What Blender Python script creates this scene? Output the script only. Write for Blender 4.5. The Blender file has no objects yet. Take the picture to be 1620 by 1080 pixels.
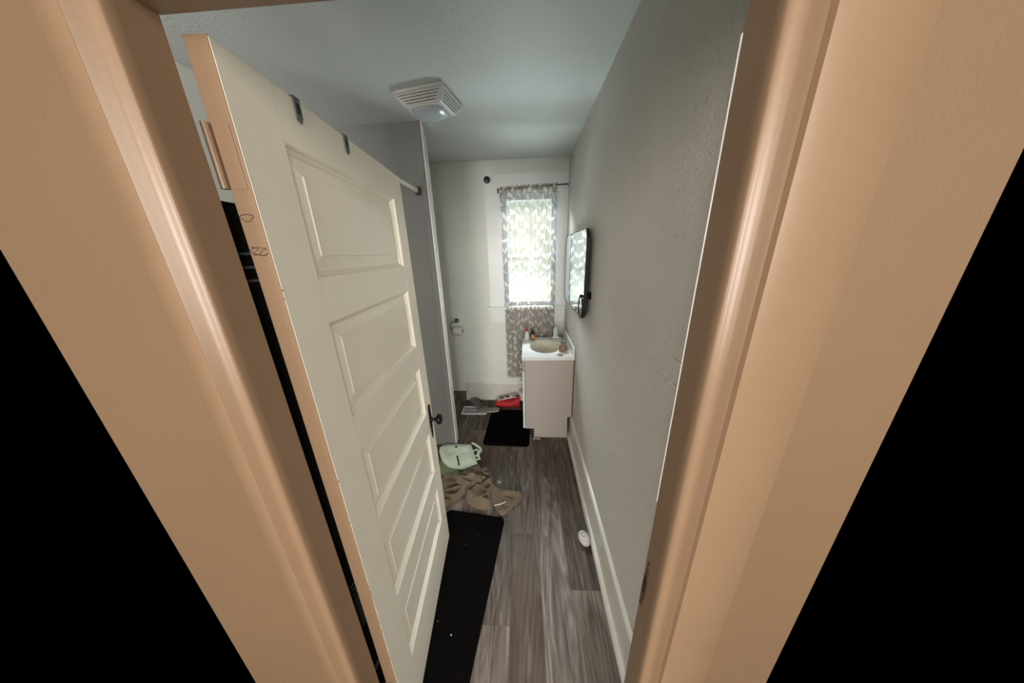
import bpy, bmesh, math, random
import numpy as np
from mathutils import Vector, Matrix, noise
random.seed(7)
SC = bpy.context.scene
C = SC.collection
PI = math.pi

# ------------------------------------------------------------------ camera
FPX, YAW, PITCH, ROLL = 426.03, -0.05855, -0.31835, -0.03007
cam_d = bpy.data.cameras.new('camera')
cam = bpy.data.objects.new('camera', cam_d); C.objects.link(cam)
cam_d.sensor_width = 36.0; cam_d.sensor_fit = 'HORIZONTAL'
cam_d.lens = FPX/1620*36.0; cam_d.clip_start = 0.02; cam_d.clip_end = 60
fw = Vector((math.sin(YAW)*math.cos(PITCH), math.cos(YAW)*math.cos(PITCH), math.sin(PITCH)))
rt = Vector((math.cos(YAW), -math.sin(YAW), 0)); up = rt.cross(fw)
rt2 = rt*math.cos(ROLL)+up*math.sin(ROLL); up2 = -rt*math.sin(ROLL)+up*math.cos(ROLL)
M = Matrix((rt2, up2, -fw)).transposed().to_4x4()
M.translation = Vector((-0.42103, 0, 1.72996))
cam.matrix_world = M
SC.camera = cam

# ------------------------------------------------------------------ world, lights, exposure
SC.view_settings.view_transform = 'Standard'; SC.view_settings.look = 'None'
SC.view_settings.gamma = 1.0; SC.view_settings.use_curve_mapping = False
SC.view_settings.exposure = 0.5
w = bpy.data.worlds.new('World'); SC.world = w; w.use_nodes = True
w.node_tree.nodes['Background'].inputs[0].default_value = (0, 0, 0, 1)
w.node_tree.nodes['Background'].inputs[1].default_value = 0.0

def area(name, loc, target, sx, sy, power, col):
    d = bpy.data.lights.new(name, 'AREA'); d.shape = 'RECTANGLE'; d.size = sx; d.size_y = sy
    d.energy = power; d.color = col
    o = bpy.data.objects.new(name, d); C.objects.link(o); o.location = loc
    o.rotation_euler = (Vector(target)-Vector(loc)).to_track_quat('-Z', 'Y').to_euler()
    return o
# daylight outside the window (sky above the yard), and over the yard itself
area('daylight_sky', (-0.45, 4.3, 3.6), (-0.40, 2.96, 1.6), 3.0, 1.8, 1800, (0.90, 0.97, 1.0))
area('daylight_ground', (-0.4, 4.2, 0.1), (-0.4, 2.96, 2.0), 2.8, 1.1, 400, (0.90, 0.97, 1.0))
area('daylight_yard', (-0.6, 4.4, 5.6), (-0.6, 6.0, 0.5), 3.0, 3.0, 30, (1.0, 0.97, 0.9))
# unseen fill lights added behind the camera to brighten door, walls and casings
area('hall_fill', (-0.35, -3.8, 1.7), (-0.5, 1.5, 1.2), 1.4, 1.8, 130, (0.97, 0.97, 0.95))
area('hall_fill_right', (1.15, -2.2, 2.05), (-0.6, 0.8, 1.3), 1.0, 1.8, 54, (1.0, 0.92, 0.82))
area('hall_fill_left', (-2.0, -2.2, 1.75), (-0.3, 0.8, 1.3), 1.0, 1.8, 38, (1.0, 0.92, 0.82))
# warm bulb of the hallway ceiling lamp, above and behind the photographer
hl = bpy.data.lights.new('hall_lamp_bulb', 'POINT'); hl.energy = 13; hl.color = (1.0, 0.72, 0.48); hl.shadow_soft_size = 0.12
hlo = bpy.data.objects.new('hall_lamp_bulb', hl); C.objects.link(hlo); hlo.location = (-0.72, -1.6, 1.95)

# ------------------------------------------------------------------ materials
def lin(c):
    return tuple(((v/255)/12.92 if v/255 <= 0.04045 else ((v/255+0.055)/1.055)**2.4) for v in c)+(1,)
class NT:
    def __init__(s, name):
        s.m = bpy.data.materials.new(name); s.m.use_nodes = True; s.t = s.m.node_tree
        s.b = s.t.nodes['Principled BSDF']; s.out = s.t.nodes['Material Output']
    def n(s, kind, ins=None, **kw):
        x = s.t.nodes.new(kind)
        for k, v in kw.items(): setattr(x, k, v)
        for k, v in (ins or {}).items():
            if hasattr(v, 'links') or isinstance(v, bpy.types.NodeSocket): s.t.links.new(v, x.inputs[k])
            else: x.inputs[k].default_value = v
        return x
    def l(s, a, b): s.t.links.new(a, b)
    def math(s, op, a, b=None):
        ins = {0: a}
        if b is not None: ins[1] = b
        return s.n('ShaderNodeMath', ins, operation=op).outputs[0]
def mat(name, col, rough=0.5, metal=0.0, var=0.0, vscale=8, bump=0.0, bscale=80, spec=0.5, sheen=0, bdist=0.002):
    t = NT(name); t.b.inputs['Roughness'].default_value = rough; t.b.inputs['Metallic'].default_value = metal
    t.b.inputs['Specular IOR Level'].default_value = spec
    if sheen: t.b.inputs['Sheen Weight'].default_value = sheen
    c = lin(col)
    tc = t.n('ShaderNodeTexCoord')
    if var:
        nz = t.n('ShaderNodeTexNoise', {'Vector': tc.outputs['Object'], 'Scale': vscale, 'Detail': 5.0, 'Roughness': 0.6})
        mr = t.n('ShaderNodeMapRange', {0: nz.outputs[0], 1: 0.3, 2: 0.7, 3: 1-var, 4: 1+var})
        mx = t.n('ShaderNodeVectorMath', {0: c[:3], 3: mr.outputs[0]}, operation='SCALE')
        t.l(mx.outputs[0], t.b.inputs['Base Color'])
    else: t.b.inputs['Base Color'].default_value = c
    if bump:
        bz = t.n('ShaderNodeTexNoise', {'Vector': tc.outputs['Object'], 'Scale': bscale, 'Detail': 3.0})
        bp = t.n('ShaderNodeBump', {'Strength': bump, 'Distance': bdist, 'Height': bz.outputs[0]})
        t.l(bp.outputs[0], t.b.inputs['Normal'])
    return t.m

def wall_mat(name, col, rough, bump, bscale, dirt=0.0, streak=False):
    t = NT(name); tc = t.n('ShaderNodeTexCoord'); c = lin(col)
    t.b.inputs['Roughness'].default_value = rough; t.b.inputs['Specular IOR Level'].default_value = 0.3
    big = t.n('ShaderNodeTexNoise', {'Vector': tc.outputs['Object'], 'Scale': 1.6, 'Detail': 6.0, 'Roughness': 0.65})
    mr = t.n('ShaderNodeMapRange', {0: big.outputs[0], 1: 0.3, 2: 0.7, 3: 0.95, 4: 1.04})
    v = t.n('ShaderNodeVectorMath', {0: c[:3], 3: mr.outputs[0]}, operation='SCALE').outputs[0]
    if dirt:
        mp = t.n('ShaderNodeMapping', {'Vector': tc.outputs['Object'], 'Scale': (1, 1, 0.45) if streak else (1, 1, 1)})
        sp = t.n('ShaderNodeTexNoise', {'Vector': mp.outputs[0], 'Scale': 60.0, 'Detail': 3.0, 'Roughness': 0.65})
        patch = t.n('ShaderNodeTexNoise', {'Vector': tc.outputs['Object'], 'Scale': 2.2, 'Detail': 2.0})
        a = t.n('ShaderNodeMapRange', {0: sp.outputs[0], 1: 0.62, 2: 0.70, 3: 0.0, 4: 1.0}).outputs[0]
        b = t.n('ShaderNodeMapRange', {0: patch.outputs[0], 1: 0.44, 2: 0.60, 3: 0.0, 4: dirt}).outputs[0]
        f = t.math('MULTIPLY', a, b)
        v = t.n('ShaderNodeMix', {'Factor': f, 'A': v, 'B': lin((92, 84, 74))}, data_type='RGBA')
        # sockets of the colour variant
        v = None
        t.t.nodes.remove(t.t.nodes[-1])
        mx = t.t.nodes.new('ShaderNodeMixRGB'); t.l(f, mx.inputs[0])
        t.l(mr.outputs[0], mx.inputs[0]); t.l(f, mx.inputs[0])
        sc = t.n('ShaderNodeVectorMath', {0: c[:3], 3: mr.outputs[0]}, operation='SCALE')
        t.l(sc.outputs[0], mx.inputs[1]); mx.inputs[2].default_value = lin((96, 88, 78))
        v = mx.outputs[0]
    t.l(v, t.b.inputs['Base Color'])
    n1 = t.n('ShaderNodeTexNoise', {'Vector': tc.outputs['Object'], 'Scale': bscale, 'Detail': 2.0, 'Roughness': 0.5})
    n2 = t.n('ShaderNodeTexNoise', {'Vector': tc.outputs['Object'], 'Scale': bscale*0.16, 'Detail': 2.0})
    h = t.math('ADD', t.n('ShaderNodeMapRange', {0: n1.outputs[0], 1: 0.45, 2: 0.7, 3: 0.0, 4: 1.0}).outputs[0], t.math('MULTIPLY', n2.outputs[0], 1.2))
    bp = t.n('ShaderNodeBump', {'Strength': bump, 'Distance': 0.003, 'Height': h})
    t.l(bp.outputs[0], t.b.inputs['Normal'])
    return t.m

def floor_mat():
    t = NT('vinyl_plank'); tc = t.n('ShaderNodeTexCoord')
    sp = t.n('ShaderNodeSeparateXYZ', {0: tc.outputs['Object']})
    X, Y = sp.outputs[0], sp.outputs[1]
    W, L = 0.16, 1.22
    xi = t.math('DIVIDE', t.math('ADD', X, 0.04), W); ix = t.math('FLOOR', xi); fx = t.math('FRACT', xi)
    yi = t.math('DIVIDE', t.math('ADD', t.math('SUBTRACT', Y, 0.21), t.math('MULTIPLY', ix, 0.76)), L); iy = t.math('FLOOR', yi); fy = t.math('FRACT', yi)
    tone = t.math('FRACT', t.math('ADD', t.math('ADD', t.math('MULTIPLY', ix, 0.1), t.math('MULTIPLY', iy, 0.35)), 50.3))
    tone2 = t.math('FRACT', t.math('ADD', t.math('MULTIPLY', tone, 5.1), 0.35))
    # grain, stretched along the plank
    gv = t.n('ShaderNodeCombineXYZ', {0: t.math('MULTIPLY', X, 17.0), 1: t.math('MULTIPLY', Y, 1.7), 2: t.math('MULTIPLY', tone, 40.0)}).outputs[0]
    g1 = t.n('ShaderNodeTexNoise', {'Vector': gv, 'Scale': 1.0, 'Detail': 6.0, 'Roughness': 0.62, 'Distortion': 1.6}).outputs[0]
    gv2 = t.n('ShaderNodeCombineXYZ', {0: t.math('MULTIPLY', X, 190.0), 1: t.math('MULTIPLY', Y, 5.0), 2: t.math('MULTIPLY', tone, 17.0)}).outputs[0]
    g2 = t.n('ShaderNodeTexNoise', {'Vector': gv2, 'Scale': 1.0, 'Detail': 3.0, 'Roughness': 0.6}).outputs[0]
    gv3 = t.n('ShaderNodeCombineXYZ', {0: t.math('MULTIPLY', X, 7.5), 1: t.math('MULTIPLY', Y, 0.8), 2: t.math('MULTIPLY', tone, 31.0)}).outputs[0]
    ring = t.n('ShaderNodeTexNoise', {'Vector': gv3, 'Scale': 1.0, 'Detail': 1.0, 'Roughness': 0.4}).outputs[0]
    wv = t.math('ADD', t.math('MULTIPLY', t.math('SINE', t.math('MULTIPLY', ring, 95.0)), 0.5), 0.5)
    s = t.math('ADD', t.math('MULTIPLY', g1, 0.80), t.math('ADD', t.math('MULTIPLY', g2, 0.12), t.math('MULTIPLY', wv, 0.10)))
    s = t.math('ADD', s, t.math('MULTIPLY', t.math('SUBTRACT', tone, 0.5), 0.20))
    cr = t.n('ShaderNodeValToRGB', {0: s}); e = cr.color_ramp
    e.elements[0].position = 0.27; e.elements[0].color = lin((62, 53, 48))
    e.elements[1].position = 0.84; e.elements[1].color = lin((180, 172, 165))
    for p, c in ((0.40, (84, 75, 69)), (0.52, (106, 97, 91)), (0.66, (136, 128, 121))):
        k = e.elements.new(p); k.color = lin(c)
    warm = t.n('ShaderNodeMixRGB', {0: t.n('ShaderNodeMapRange', {0: tone2, 1: 0.3, 2: 0.95, 3: 0.0, 4: 0.45}).outputs[0], 1: cr.outputs[0], 2: lin((100, 82, 70))}, blend_type='MIX')
    ex = t.math('MINIMUM', fx, t.math('SUBTRACT', 1.0, fx)); ey = t.math('MULTIPLY', t.math('MINIMUM', fy, t.math('SUBTRACT', 1.0, fy)), L/W)
    ed = t.math('MINIMUM', ex, ey)
    seam = t.n('ShaderNodeMapRange', {0: ed, 1: 0.0, 2: 0.012, 3: 0.55, 4: 0.0}).outputs[0]
    fin = t.n('ShaderNodeMixRGB', {0: seam, 1: warm.outputs[0], 2: lin((60, 54, 50))})
    t.l(fin.outputs[0], t.b.inputs['Base Color'])
    t.b.inputs['Roughness'].default_value = 0.55; t.b.inputs['Specular IOR Level'].default_value = 0.15
    bp = t.n('ShaderNodeBump', {'Strength': 0.25, 'Distance': 0.0008, 'Height': g2})
    t.l(bp.outputs[0], t.b.inputs['Normal'])
    return t.m

def door_mat():
    t = NT('door_paint'); tc = t.n('ShaderNodeTexCoord'); c = lin((238, 232, 216))
    n1 = t.n('ShaderNodeTexNoise', {'Vector': tc.outputs['Object'], 'Scale': 3.0, 'Detail': 6.0, 'Roughness': 0.6})
    mr = t.n('ShaderNodeMapRange', {0: n1.outputs[0], 1: 0.3, 2: 0.7, 3: 0.95, 4: 1.03})
    sc = t.n('ShaderNodeVectorMath', {0: c[:3], 3: mr.outputs[0]}, operation='SCALE')
    t.l(sc.outputs[0], t.b.inputs['Base Color']); t.b.inputs['Roughness'].default_value = 0.38
    n2 = t.n('ShaderNodeTexNoise', {'Vector': tc.outputs['Object'], 'Scale': 120.0, 'Detail': 3.0})
    bp = t.n('ShaderNodeBump', {'Strength': 0.12, 'Distance': 0.001, 'Height': n2.outputs[0]})
    t.l(bp.outputs[0], t.b.inputs['Normal']); return t.m

def curtain_mat():
    t = NT('leaf_print_voile'); at = t.n('ShaderNodeAttribute', attribute_name='print')
    f = at.outputs['Fac']
    col = t.n('ShaderNodeMixRGB', {0: f, 1: lin((158, 143, 134)), 2: lin((236, 232, 226))})
    dif = t.n('ShaderNodeBsdfDiffuse', {'Color': col.outputs[0]})
    trl = t.n('ShaderNodeBsdfTranslucent', {'Color': col.outputs[0]})
    tra = t.n('ShaderNodeBsdfTransparent')
    m1 = t.n('ShaderNodeMixShader', {0: 0.2, 1: dif.outputs[0], 2: trl.outputs[0]})
    tf = t.n('ShaderNodeMapRange', {0: f, 1: 0.0, 2: 1.0, 3: 0.46, 4: 0.34}).outputs[0]
    m2 = t.n('ShaderNodeMixShader', {0: tf, 1: m1.outputs[0], 2: tra.outputs[0]})
    t.l(m2.outputs[0], t.out.inputs[0]); return t.m

def glass_mat():
    t = NT('window_glass'); tra = t.n('ShaderNodeBsdfTransparent', {'Color': (0.95, 0.98, 0.98, 1)})
    gl = t.n('ShaderNodeBsdfGlossy', {'Roughness': 0.02}); fr = t.n('ShaderNodeFresnel', {'IOR': 1.3})
    m = t.n('ShaderNodeMixShader', {0: fr.outputs[0], 1: tra.outputs[0], 2: gl.outputs[0]})
    t.l(m.outputs[0], t.out.inputs[0]); return t.m

def leopard_mat():
    t = NT('leopard_fabric'); tc = t.n('ShaderNodeTexCoord')
    v = t.n('ShaderNodeTexVoronoi', {'Vector': tc.outputs['Object'], 'Scale': 130.0})
    cr = t.n('ShaderNodeValToRGB', {0: v.outputs[0]}); e = cr.color_ramp
    e.elements[0].color = lin((36, 20, 15)); e.elements[0].position = 0.25
    e.elements[1].color = lin((168, 138, 112)); e.elements[1].position = 0.5
    t.l(cr.outputs[0], t.b.inputs['Base Color']); t.b.inputs['Roughness'].default_value = 0.8; return t.m

def towel_mat():
    t = NT('striped_towel_fabric'); tc = t.n('ShaderNodeTexCoord')
    sp = t.n('ShaderNodeSeparateXYZ', {0: tc.outputs['Object']}); Z = sp.outputs[2]
    def band(z0, z1):
        return t.math('MULTIPLY', t.math('GREATER_THAN', Z, z0), t.math('LESS_THAN', Z, z1))
    fac = 0.0
    for a in (0.79, 0.772, 0.754, 1.74, 1.715, 1.69):
        fac = t.math('ADD', fac, band(a, a+0.005))
    mx = t.n('ShaderNodeMixRGB', {0: fac, 1: lin((16, 17, 20)), 2: lin((120, 124, 132))})
    mx2 = t.n('ShaderNodeMixRGB', {0: band(0.60, 0.742), 1: mx.outputs[0], 2: lin((74, 78, 80))})
    t.l(mx2.outputs[0], t.b.inputs['Base Color']); t.b.inputs['Roughness'].default_value = 0.95; return t.m

def foliage_mat():
    t = NT('yard_foliage'); tc = t.n('ShaderNodeTexCoord')
    n = t.n('ShaderNodeTexNoise', {'Vector': tc.outputs['Object'], 'Scale': 5.0, 'Detail': 4.0})
    cr = t.n('ShaderNodeValToRGB', {0: n.outputs[0]}); e = cr.color_ramp
    e.elements[0].color = lin((96, 120, 70)); e.elements[0].position = 0.35
    e.elements[1].color = lin((206, 200, 110)); e.elements[1].position = 0.65
    t.l(cr.outputs[0], t.b.inputs['Base Color']); t.b.inputs['Roughness'].default_value = 0.7; return t.m

M_wall = wall_mat('bath_wall_paint', (208, 203, 196), 0.55, 0.6, 120, 0.5, True)
M_ceil = wall_mat('ceiling_paint', (214, 220, 220), 0.5, 0.2, 90, 0.0)
M_back = wall_mat('back_wall_paint', (234, 236, 226), 0.5, 0.15, 110, 0.35)
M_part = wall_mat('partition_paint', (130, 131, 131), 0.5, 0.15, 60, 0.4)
M_hall = wall_mat('hall_wall_warm_light_tint', (112, 89, 66), 0.6, 0.08, 160)  # warm hall light is mixed into this brown wall colour
M_floor = floor_mat()
M_door = door_mat()
M_trim = mat('trim_paint', (243, 245, 243), 0.35, var=0.03, bump=0.1, bscale=60)
M_casing = mat('casing_warm_light_tint', (134, 108, 84), 0.34, var=0.03, bump=0.08, bscale=90)  # tan carries the warm hall light falling on pale trim and jambs
M_base = mat('baseboard_paint', (214, 210, 200), 0.32, var=0.05, vscale=14, bump=0.08)
M_white = mat('white_gloss', (236, 236, 232), 0.25)
M_marble = mat('cultured_marble', (240, 240, 238), 0.12, var=0.02, vscale=10)
M_basin = mat('basin_marble', (222, 214, 196), 0.14)
M_vanity = mat('vanity_laminate', (184, 173, 163), 0.45, var=0.02)
M_bronze = mat('dark_bronze', (34, 28, 26), 0.35, 0.7)
M_black = mat('black_metal', (16, 16, 17), 0.4, 0.3)
M_blackplastic = mat('black_plastic', (14, 14, 14), 0.35)
M_chrome = mat('chrome', (200, 200, 202), 0.18, 1.0)
M_dchrome = mat('tarnished_chrome', (150, 142, 138), 0.25, 1.0)
M_galv = mat('galvanised_steel', (112, 115, 118), 0.45, 0.5)
M_mirror = mat('mirror_silver', (236, 240, 242), 0.02, 1.0)
M_fan = mat('fan_plastic', (220, 222, 220), 0.35)
M_slot = mat('fan_slot_dark', (24, 26, 26), 0.8)
M_lens = mat('fan_lens', (188, 198, 206), 0.18)
M_mat = mat('black_mat_pile', (17, 15, 15), 1.0, bump=1.0, bscale=260, spec=0.0, bdist=0.004)
M_mint = mat('mint_bag', (232, 246, 228), 0.6, var=0.06, vscale=9, bump=0.5, bscale=18, bdist=0.01)
M_mintd = mat('mint_bag_inside', (132, 148, 116), 0.7)
M_khaki = mat('khaki_cotton', (114, 99, 80), 0.9, var=0.08, vscale=14, bump=0.35, bscale=30, sheen=0.2, bdist=0.006)
M_grey = mat('grey_terry', (148, 144, 138), 0.95, bump=0.6, bscale=150)
M_red = mat('red_fabric', (176, 26, 32), 0.6, bump=0.5, bscale=24, bdist=0.006)
M_paper = mat('tissue_paper', (232, 230, 224), 0.95, bump=0.2)
M_card = mat('cardboard', (150, 128, 104), 0.9)
M_string = mat('white_cord', (232, 228, 216), 0.8)
M_print = mat('black_print', (30, 36, 30), 0.7)
M_curt = curtain_mat()
M_glass = glass_mat()
M_sash = mat('sash_paint', (206, 216, 222), 0.4)
M_towel = towel_mat()
M_plast = mat('clear_soft_plastic', (214, 214, 208), 0.2)
M_redcap = mat('red_cap', (184, 30, 40), 0.35)
M_amber = mat('amber_label', (196, 140, 62), 0.6)
M_darkbot = mat('dark_bottle', (26, 20, 18), 0.2)
M_mintbot = mat('pale_green_bottle', (198, 222, 200), 0.35)
M_leop = leopard_mat()
M_worn = mat('bare_worn_wood', (84, 60, 36), 0.85, var=0.3, vscale=60)
M_pen = mat('pen_ink', (58, 36, 34), 0.7)
M_pipe = mat('shutoff_metal', (214, 214, 208), 0.3, 0.4)
M_siding = mat('pale_siding', (226, 228, 230), 0.7, var=0.03)
M_grass = mat('yard_grass', (120, 134, 84), 0.9, var=0.2)
M_fol = foliage_mat()

# ------------------------------------------------------------------ mesh helpers
def new(): return bmesh.new()
def box(bm, x0, x1, y0, y1, z0, z1, bev=0.0, seg=2):
    vs = [bm.verts.new((x, y, z)) for z in (z0, z1) for y in (y0, y1) for x in (x0, x1)]
    F = [(0, 2, 3, 1), (4, 5, 7, 6), (0, 1, 5, 4), (2, 6, 7, 3), (0, 4, 6, 2), (1, 3, 7, 5)]
    fs = [bm.faces.new([vs[i] for i in f]) for f in F]
    if bev:
        es = list({e for f in fs for e in f.edges})
        bmesh.ops.bevel(bm, geom=es, offset=bev, segments=seg, affect='EDGES', profile=0.5)
def prism(bm, poly, a0, a1, axis='z', bev=0.0):
    def P(u, v, a):
        return (u, v, a) if axis == 'z' else ((u, a, v) if axis == 'y' else (a, u, v))
    A = [bm.verts.new(P(u, v, a0)) for u, v in poly]; B = [bm.verts.new(P(u, v, a1)) for u, v in poly]
    n = len(poly); fs = [bm.faces.new(A), bm.faces.new(B[::-1])]
    for i in range(n): fs.append(bm.faces.new((A[i], B[i], B[(i+1) % n], A[(i+1) % n])))
    if bev:
        bmesh.ops.bevel(bm, geom=list({e for f in fs for e in f.edges}), offset=bev, segments=2, affect='EDGES')
def frame(p0, p1):
    d = (Vector(p1)-Vector(p0)).normalized()
    a = Vector((0, 0, 1)) if abs(d.z) < 0.9 else Vector((1, 0, 0))
    u = d.cross(a).normalized(); return d, u, d.cross(u)
def lathe(bm, prof, c, axis=(0, 0, 1), seg=32, cap=True):
    d, u, v = frame((0, 0, 0), axis); c = Vector(c); rings = []
    for r, h in prof:
        rings.append([bm.verts.new(c+d*h+(u*math.cos(2*PI*k/seg)+v*math.sin(2*PI*k/seg))*max(r, 1e-5)) for k in range(seg)])
    for a, b in zip(rings, rings[1:]):
        for k in range(seg): bm.faces.new((a[k], a[(k+1) % seg], b[(k+1) % seg], b[k]))
    if cap:
        bm.faces.new(rings[0][::-1]); bm.faces.new(rings[-1])
def tube(bm, pts, r, seg=10, closed=False):
    pts = [Vector(p) for p in pts]; n = len(pts); rings = []
    R = r if isinstance(r, (list, tuple)) else [r]*n
    ref = None
    for i, p in enumerate(pts):
        if closed: t = (pts[(i+1) % n]-pts[i-1]).normalized()
        else: t = (pts[min(i+1, n-1)]-pts[max(i-1, 0)]).normalized()
        if ref is None:
            a = Vector((0, 0, 1)) if abs(t.z) < 0.9 else Vector((1, 0, 0)); ref = t.cross(a).normalized()
        ref = (ref-t*ref.dot(t)).normalized(); v = t.cross(ref)
        rings.append([bm.verts.new(p+(ref*math.cos(2*PI*k/seg)+v*math.sin(2*PI*k/seg))*R[i]) for k in range(seg)])
    rr = list(zip(rings, rings[1:]))+([(rings[-1], rings[0])] if closed else [])
    for a, b in rr:
        for k in range(seg): bm.faces.new((a[k], a[(k+1) % seg], b[(k+1) % seg], b[k]))
    if not closed:
        bm.faces.new(rings[0][::-1]); bm.faces.new(rings[-1])
def obj(name, bm, m, parent=None, loc=(0, 0, 0), smooth=False, angle=35):
    bmesh.ops.recalc_face_normals(bm, faces=bm.faces)
    me = bpy.data.meshes.new(name); bm.to_mesh(me); bm.free()
    for mm in (m if isinstance(m, (list, tuple)) else [m]): me.materials.append(mm)
    if smooth:
        for p in me.polygons: p.use_smooth = True
        me.set_sharp_from_angle(angle=math.radians(angle))
    o = bpy.data.objects.new(name, me); C.objects.link(o)
    o.location = loc
    if parent: o.parent = parent
    return o
def struct(name, bm, m, parent=None, smooth=False):
    o = obj(name, bm, m, parent, smooth=smooth)
    if parent is None: o['kind'] = 'structure'
    return o
def thing(name, label, cat, loc=(0, 0, 0), rz=0.0, group=None):
    o = bpy.data.objects.new(name, None); C.objects.link(o); o.empty_display_size = 0.1
    o.location = loc; o.rotation_euler = (0, 0, rz); return tag(o, label, cat, group)
def tag(o, label, cat, group=None):
    o['label'] = label; o['category'] = cat
    if group: o['group'] = group
    return o
def smooth_loop(pts, n=6):
    out = []; m = len(pts)
    for i in range(m):
        p0, p1, p2, p3 = [Vector((*pts[(i+k-1) % m], 0)) for k in range(4)]
        for j in range(n):
            t = j/n
            out.append(tuple((0.5*((2*p1)+(p2-p0)*t+(2*p0-5*p1+4*p2-p3)*t*t+(3*p1-p0-3*p2+p3)*t*t*t))[:2]))
    return out
def cloth_patch(bm, outline, z0, h, folds=(), rings=24, edge=0.22, thick=0.006, nz=0.004, n=10, seed=0):
    """a lump of cloth lying on the floor: outline pulled in ring by ring to its middle, raised and creased"""
    L = smooth_loop(outline, n); cx = sum(p[0] for p in L)/len(L); cy = sum(p[1] for p in L)/len(L)
    R = []
    for k in range(rings+1):
        t = k/rings; s = 1-t*0.985; ring = []
        for x, y in L:
            X, Y = cx+(x-cx)*s, cy+(y-cy)*s
            rise = min(1, t/edge); rise = math.sin(rise*PI/2)
            z = z0+thick+0.75*h*rise
            for (ax, ay, fr, am) in folds: z += am*rise*(1-abs(math.sin((X*ax+Y*ay)*fr)))
            wx, wy = X+0.03*noise.noise(Vector((X*9, Y*9, seed+7))), Y+0.03*noise.noise(Vector((X*9+4, Y*9, seed)))
            z += 0.042*rise*max(0, 1-abs(noise.noise(Vector((wx*5+wy*3, wy*13-wx*6, seed*3.1))))*4.0)**2.0
            z += nz*noise.noise(Vector((X*30, Y*30, seed)))*(0.4+rise)
            ring.append(bm.verts.new((X, Y, max(z, z0+0.001))))
        R.append(ring)
    base = [bm.verts.new((x, y, z0)) for x, y in L]; m = len(L)
    for a, b in zip([base]+R, R):
        for i in range(m): bm.faces.new((a[i], a[(i+1) % m], b[(i+1) % m], b[i]))
    bm.faces.new(R[-1]); bm.faces.new(base[::-1])

# ------------------------------------------------------------------ the room
H, D = 2.571, 2.96
XL, XR = -1.95, 0.0
JL, JR = -0.90, -0.15          # door opening
YH, YR = 0.402, 0.45           # hall face and room face of the door wall
HD = 2.04
bm = new(); box(bm, XL, XR+0.05, 1.0, D+0.05, -0.05, 0.0); box(bm, -1.235, XR+0.05, YR, 1.0, -0.05, 0.0); box(bm, -1.235, 0.166, YH-0.35, YR, -0.05, 0.0); struct('floor', bm, M_floor)
bm = new(); box(bm, XL-0.1, XR+0.15, YR-0.065, D+0.1, H, H+0.08); struct('ceiling', bm, M_ceil)
bm = new(); box(bm, 0.0, 0.12, YR-0.001, D+0.12, 0, H); struct('wall_right', bm, M_wall)
bm = new(); box(bm, XL-0.1, XL, 1.0, D+0.12, 0, H); struct('wall_left', bm, M_back)
# far wall with the window hole
WX0, WX1, WZ0, WZ1 = -0.675, -0.095, 1.15, 2.285
bm = new(); box(bm, XL, WX0, D, D+0.14, 0, H); box(bm, WX1, 0.0, D, D+0.14, 0, H)
box(bm, WX0, WX1, D, D+0.14, 0, WZ0); box(bm, WX0, WX1, D, D+0.14, WZ1, H)
struct('wall_back', bm, M_back)
# door wall: room half and hall half (hall half has warm light in its colour)
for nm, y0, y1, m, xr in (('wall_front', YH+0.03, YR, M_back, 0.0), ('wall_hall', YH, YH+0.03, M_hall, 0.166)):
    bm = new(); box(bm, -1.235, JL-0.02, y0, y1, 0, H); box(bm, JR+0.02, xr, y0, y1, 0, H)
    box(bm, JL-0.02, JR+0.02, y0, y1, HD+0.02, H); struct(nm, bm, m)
# partition closing the tub alcove, with its edge trims
PX, PY = -1.113, 2.11
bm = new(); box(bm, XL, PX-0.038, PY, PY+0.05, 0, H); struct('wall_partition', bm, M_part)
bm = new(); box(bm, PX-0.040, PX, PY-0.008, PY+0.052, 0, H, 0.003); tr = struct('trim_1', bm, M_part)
bm = new(); box(bm, PX-0.001, PX+0.010, PY+0.002, PY+0.040, 0, H, 0.002); box(bm, PX-0.010, PX+0.008, PY+0.054, PY+0.085, 0, H-0.06, 0.003)
struct('trim_2', bm, M_white)
# laminate step beyond the partition
bm = new(); box(bm, XL, -1.185, PY+0.09, D, 0, 0.105, 0.004); box(bm, XL, -1.172, PY+0.09, D, 0.103, 0.115, 0.004)
struct('trim_3', bm, M_floor)['label'] = 'low step covered in grey wood plank beyond the partition'

# baseboards
def baseboard(name, poly, axis, a0, a1):
    bm = new(); prism(bm, poly, a0, a1, axis); return struct(name, bm, M_base, smooth=True)
bb = [(0, 0), (-0.042, 0), (-0.041, 0.010), (-0.036, 0.018), (-0.028, 0.022), (-0.020, 0.023), (-0.019, 0.200), (-0.017, 0.214), (-0.010, 0.221), (0, 0.223)]
baseboard('baseboard_right', bb, 'y', YR, D)
b2 = [(D+u*0.6, v*1.02) for u, v in bb]
baseboard('baseboard_back', b2, 'x', -1.185, 0.0)

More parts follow.
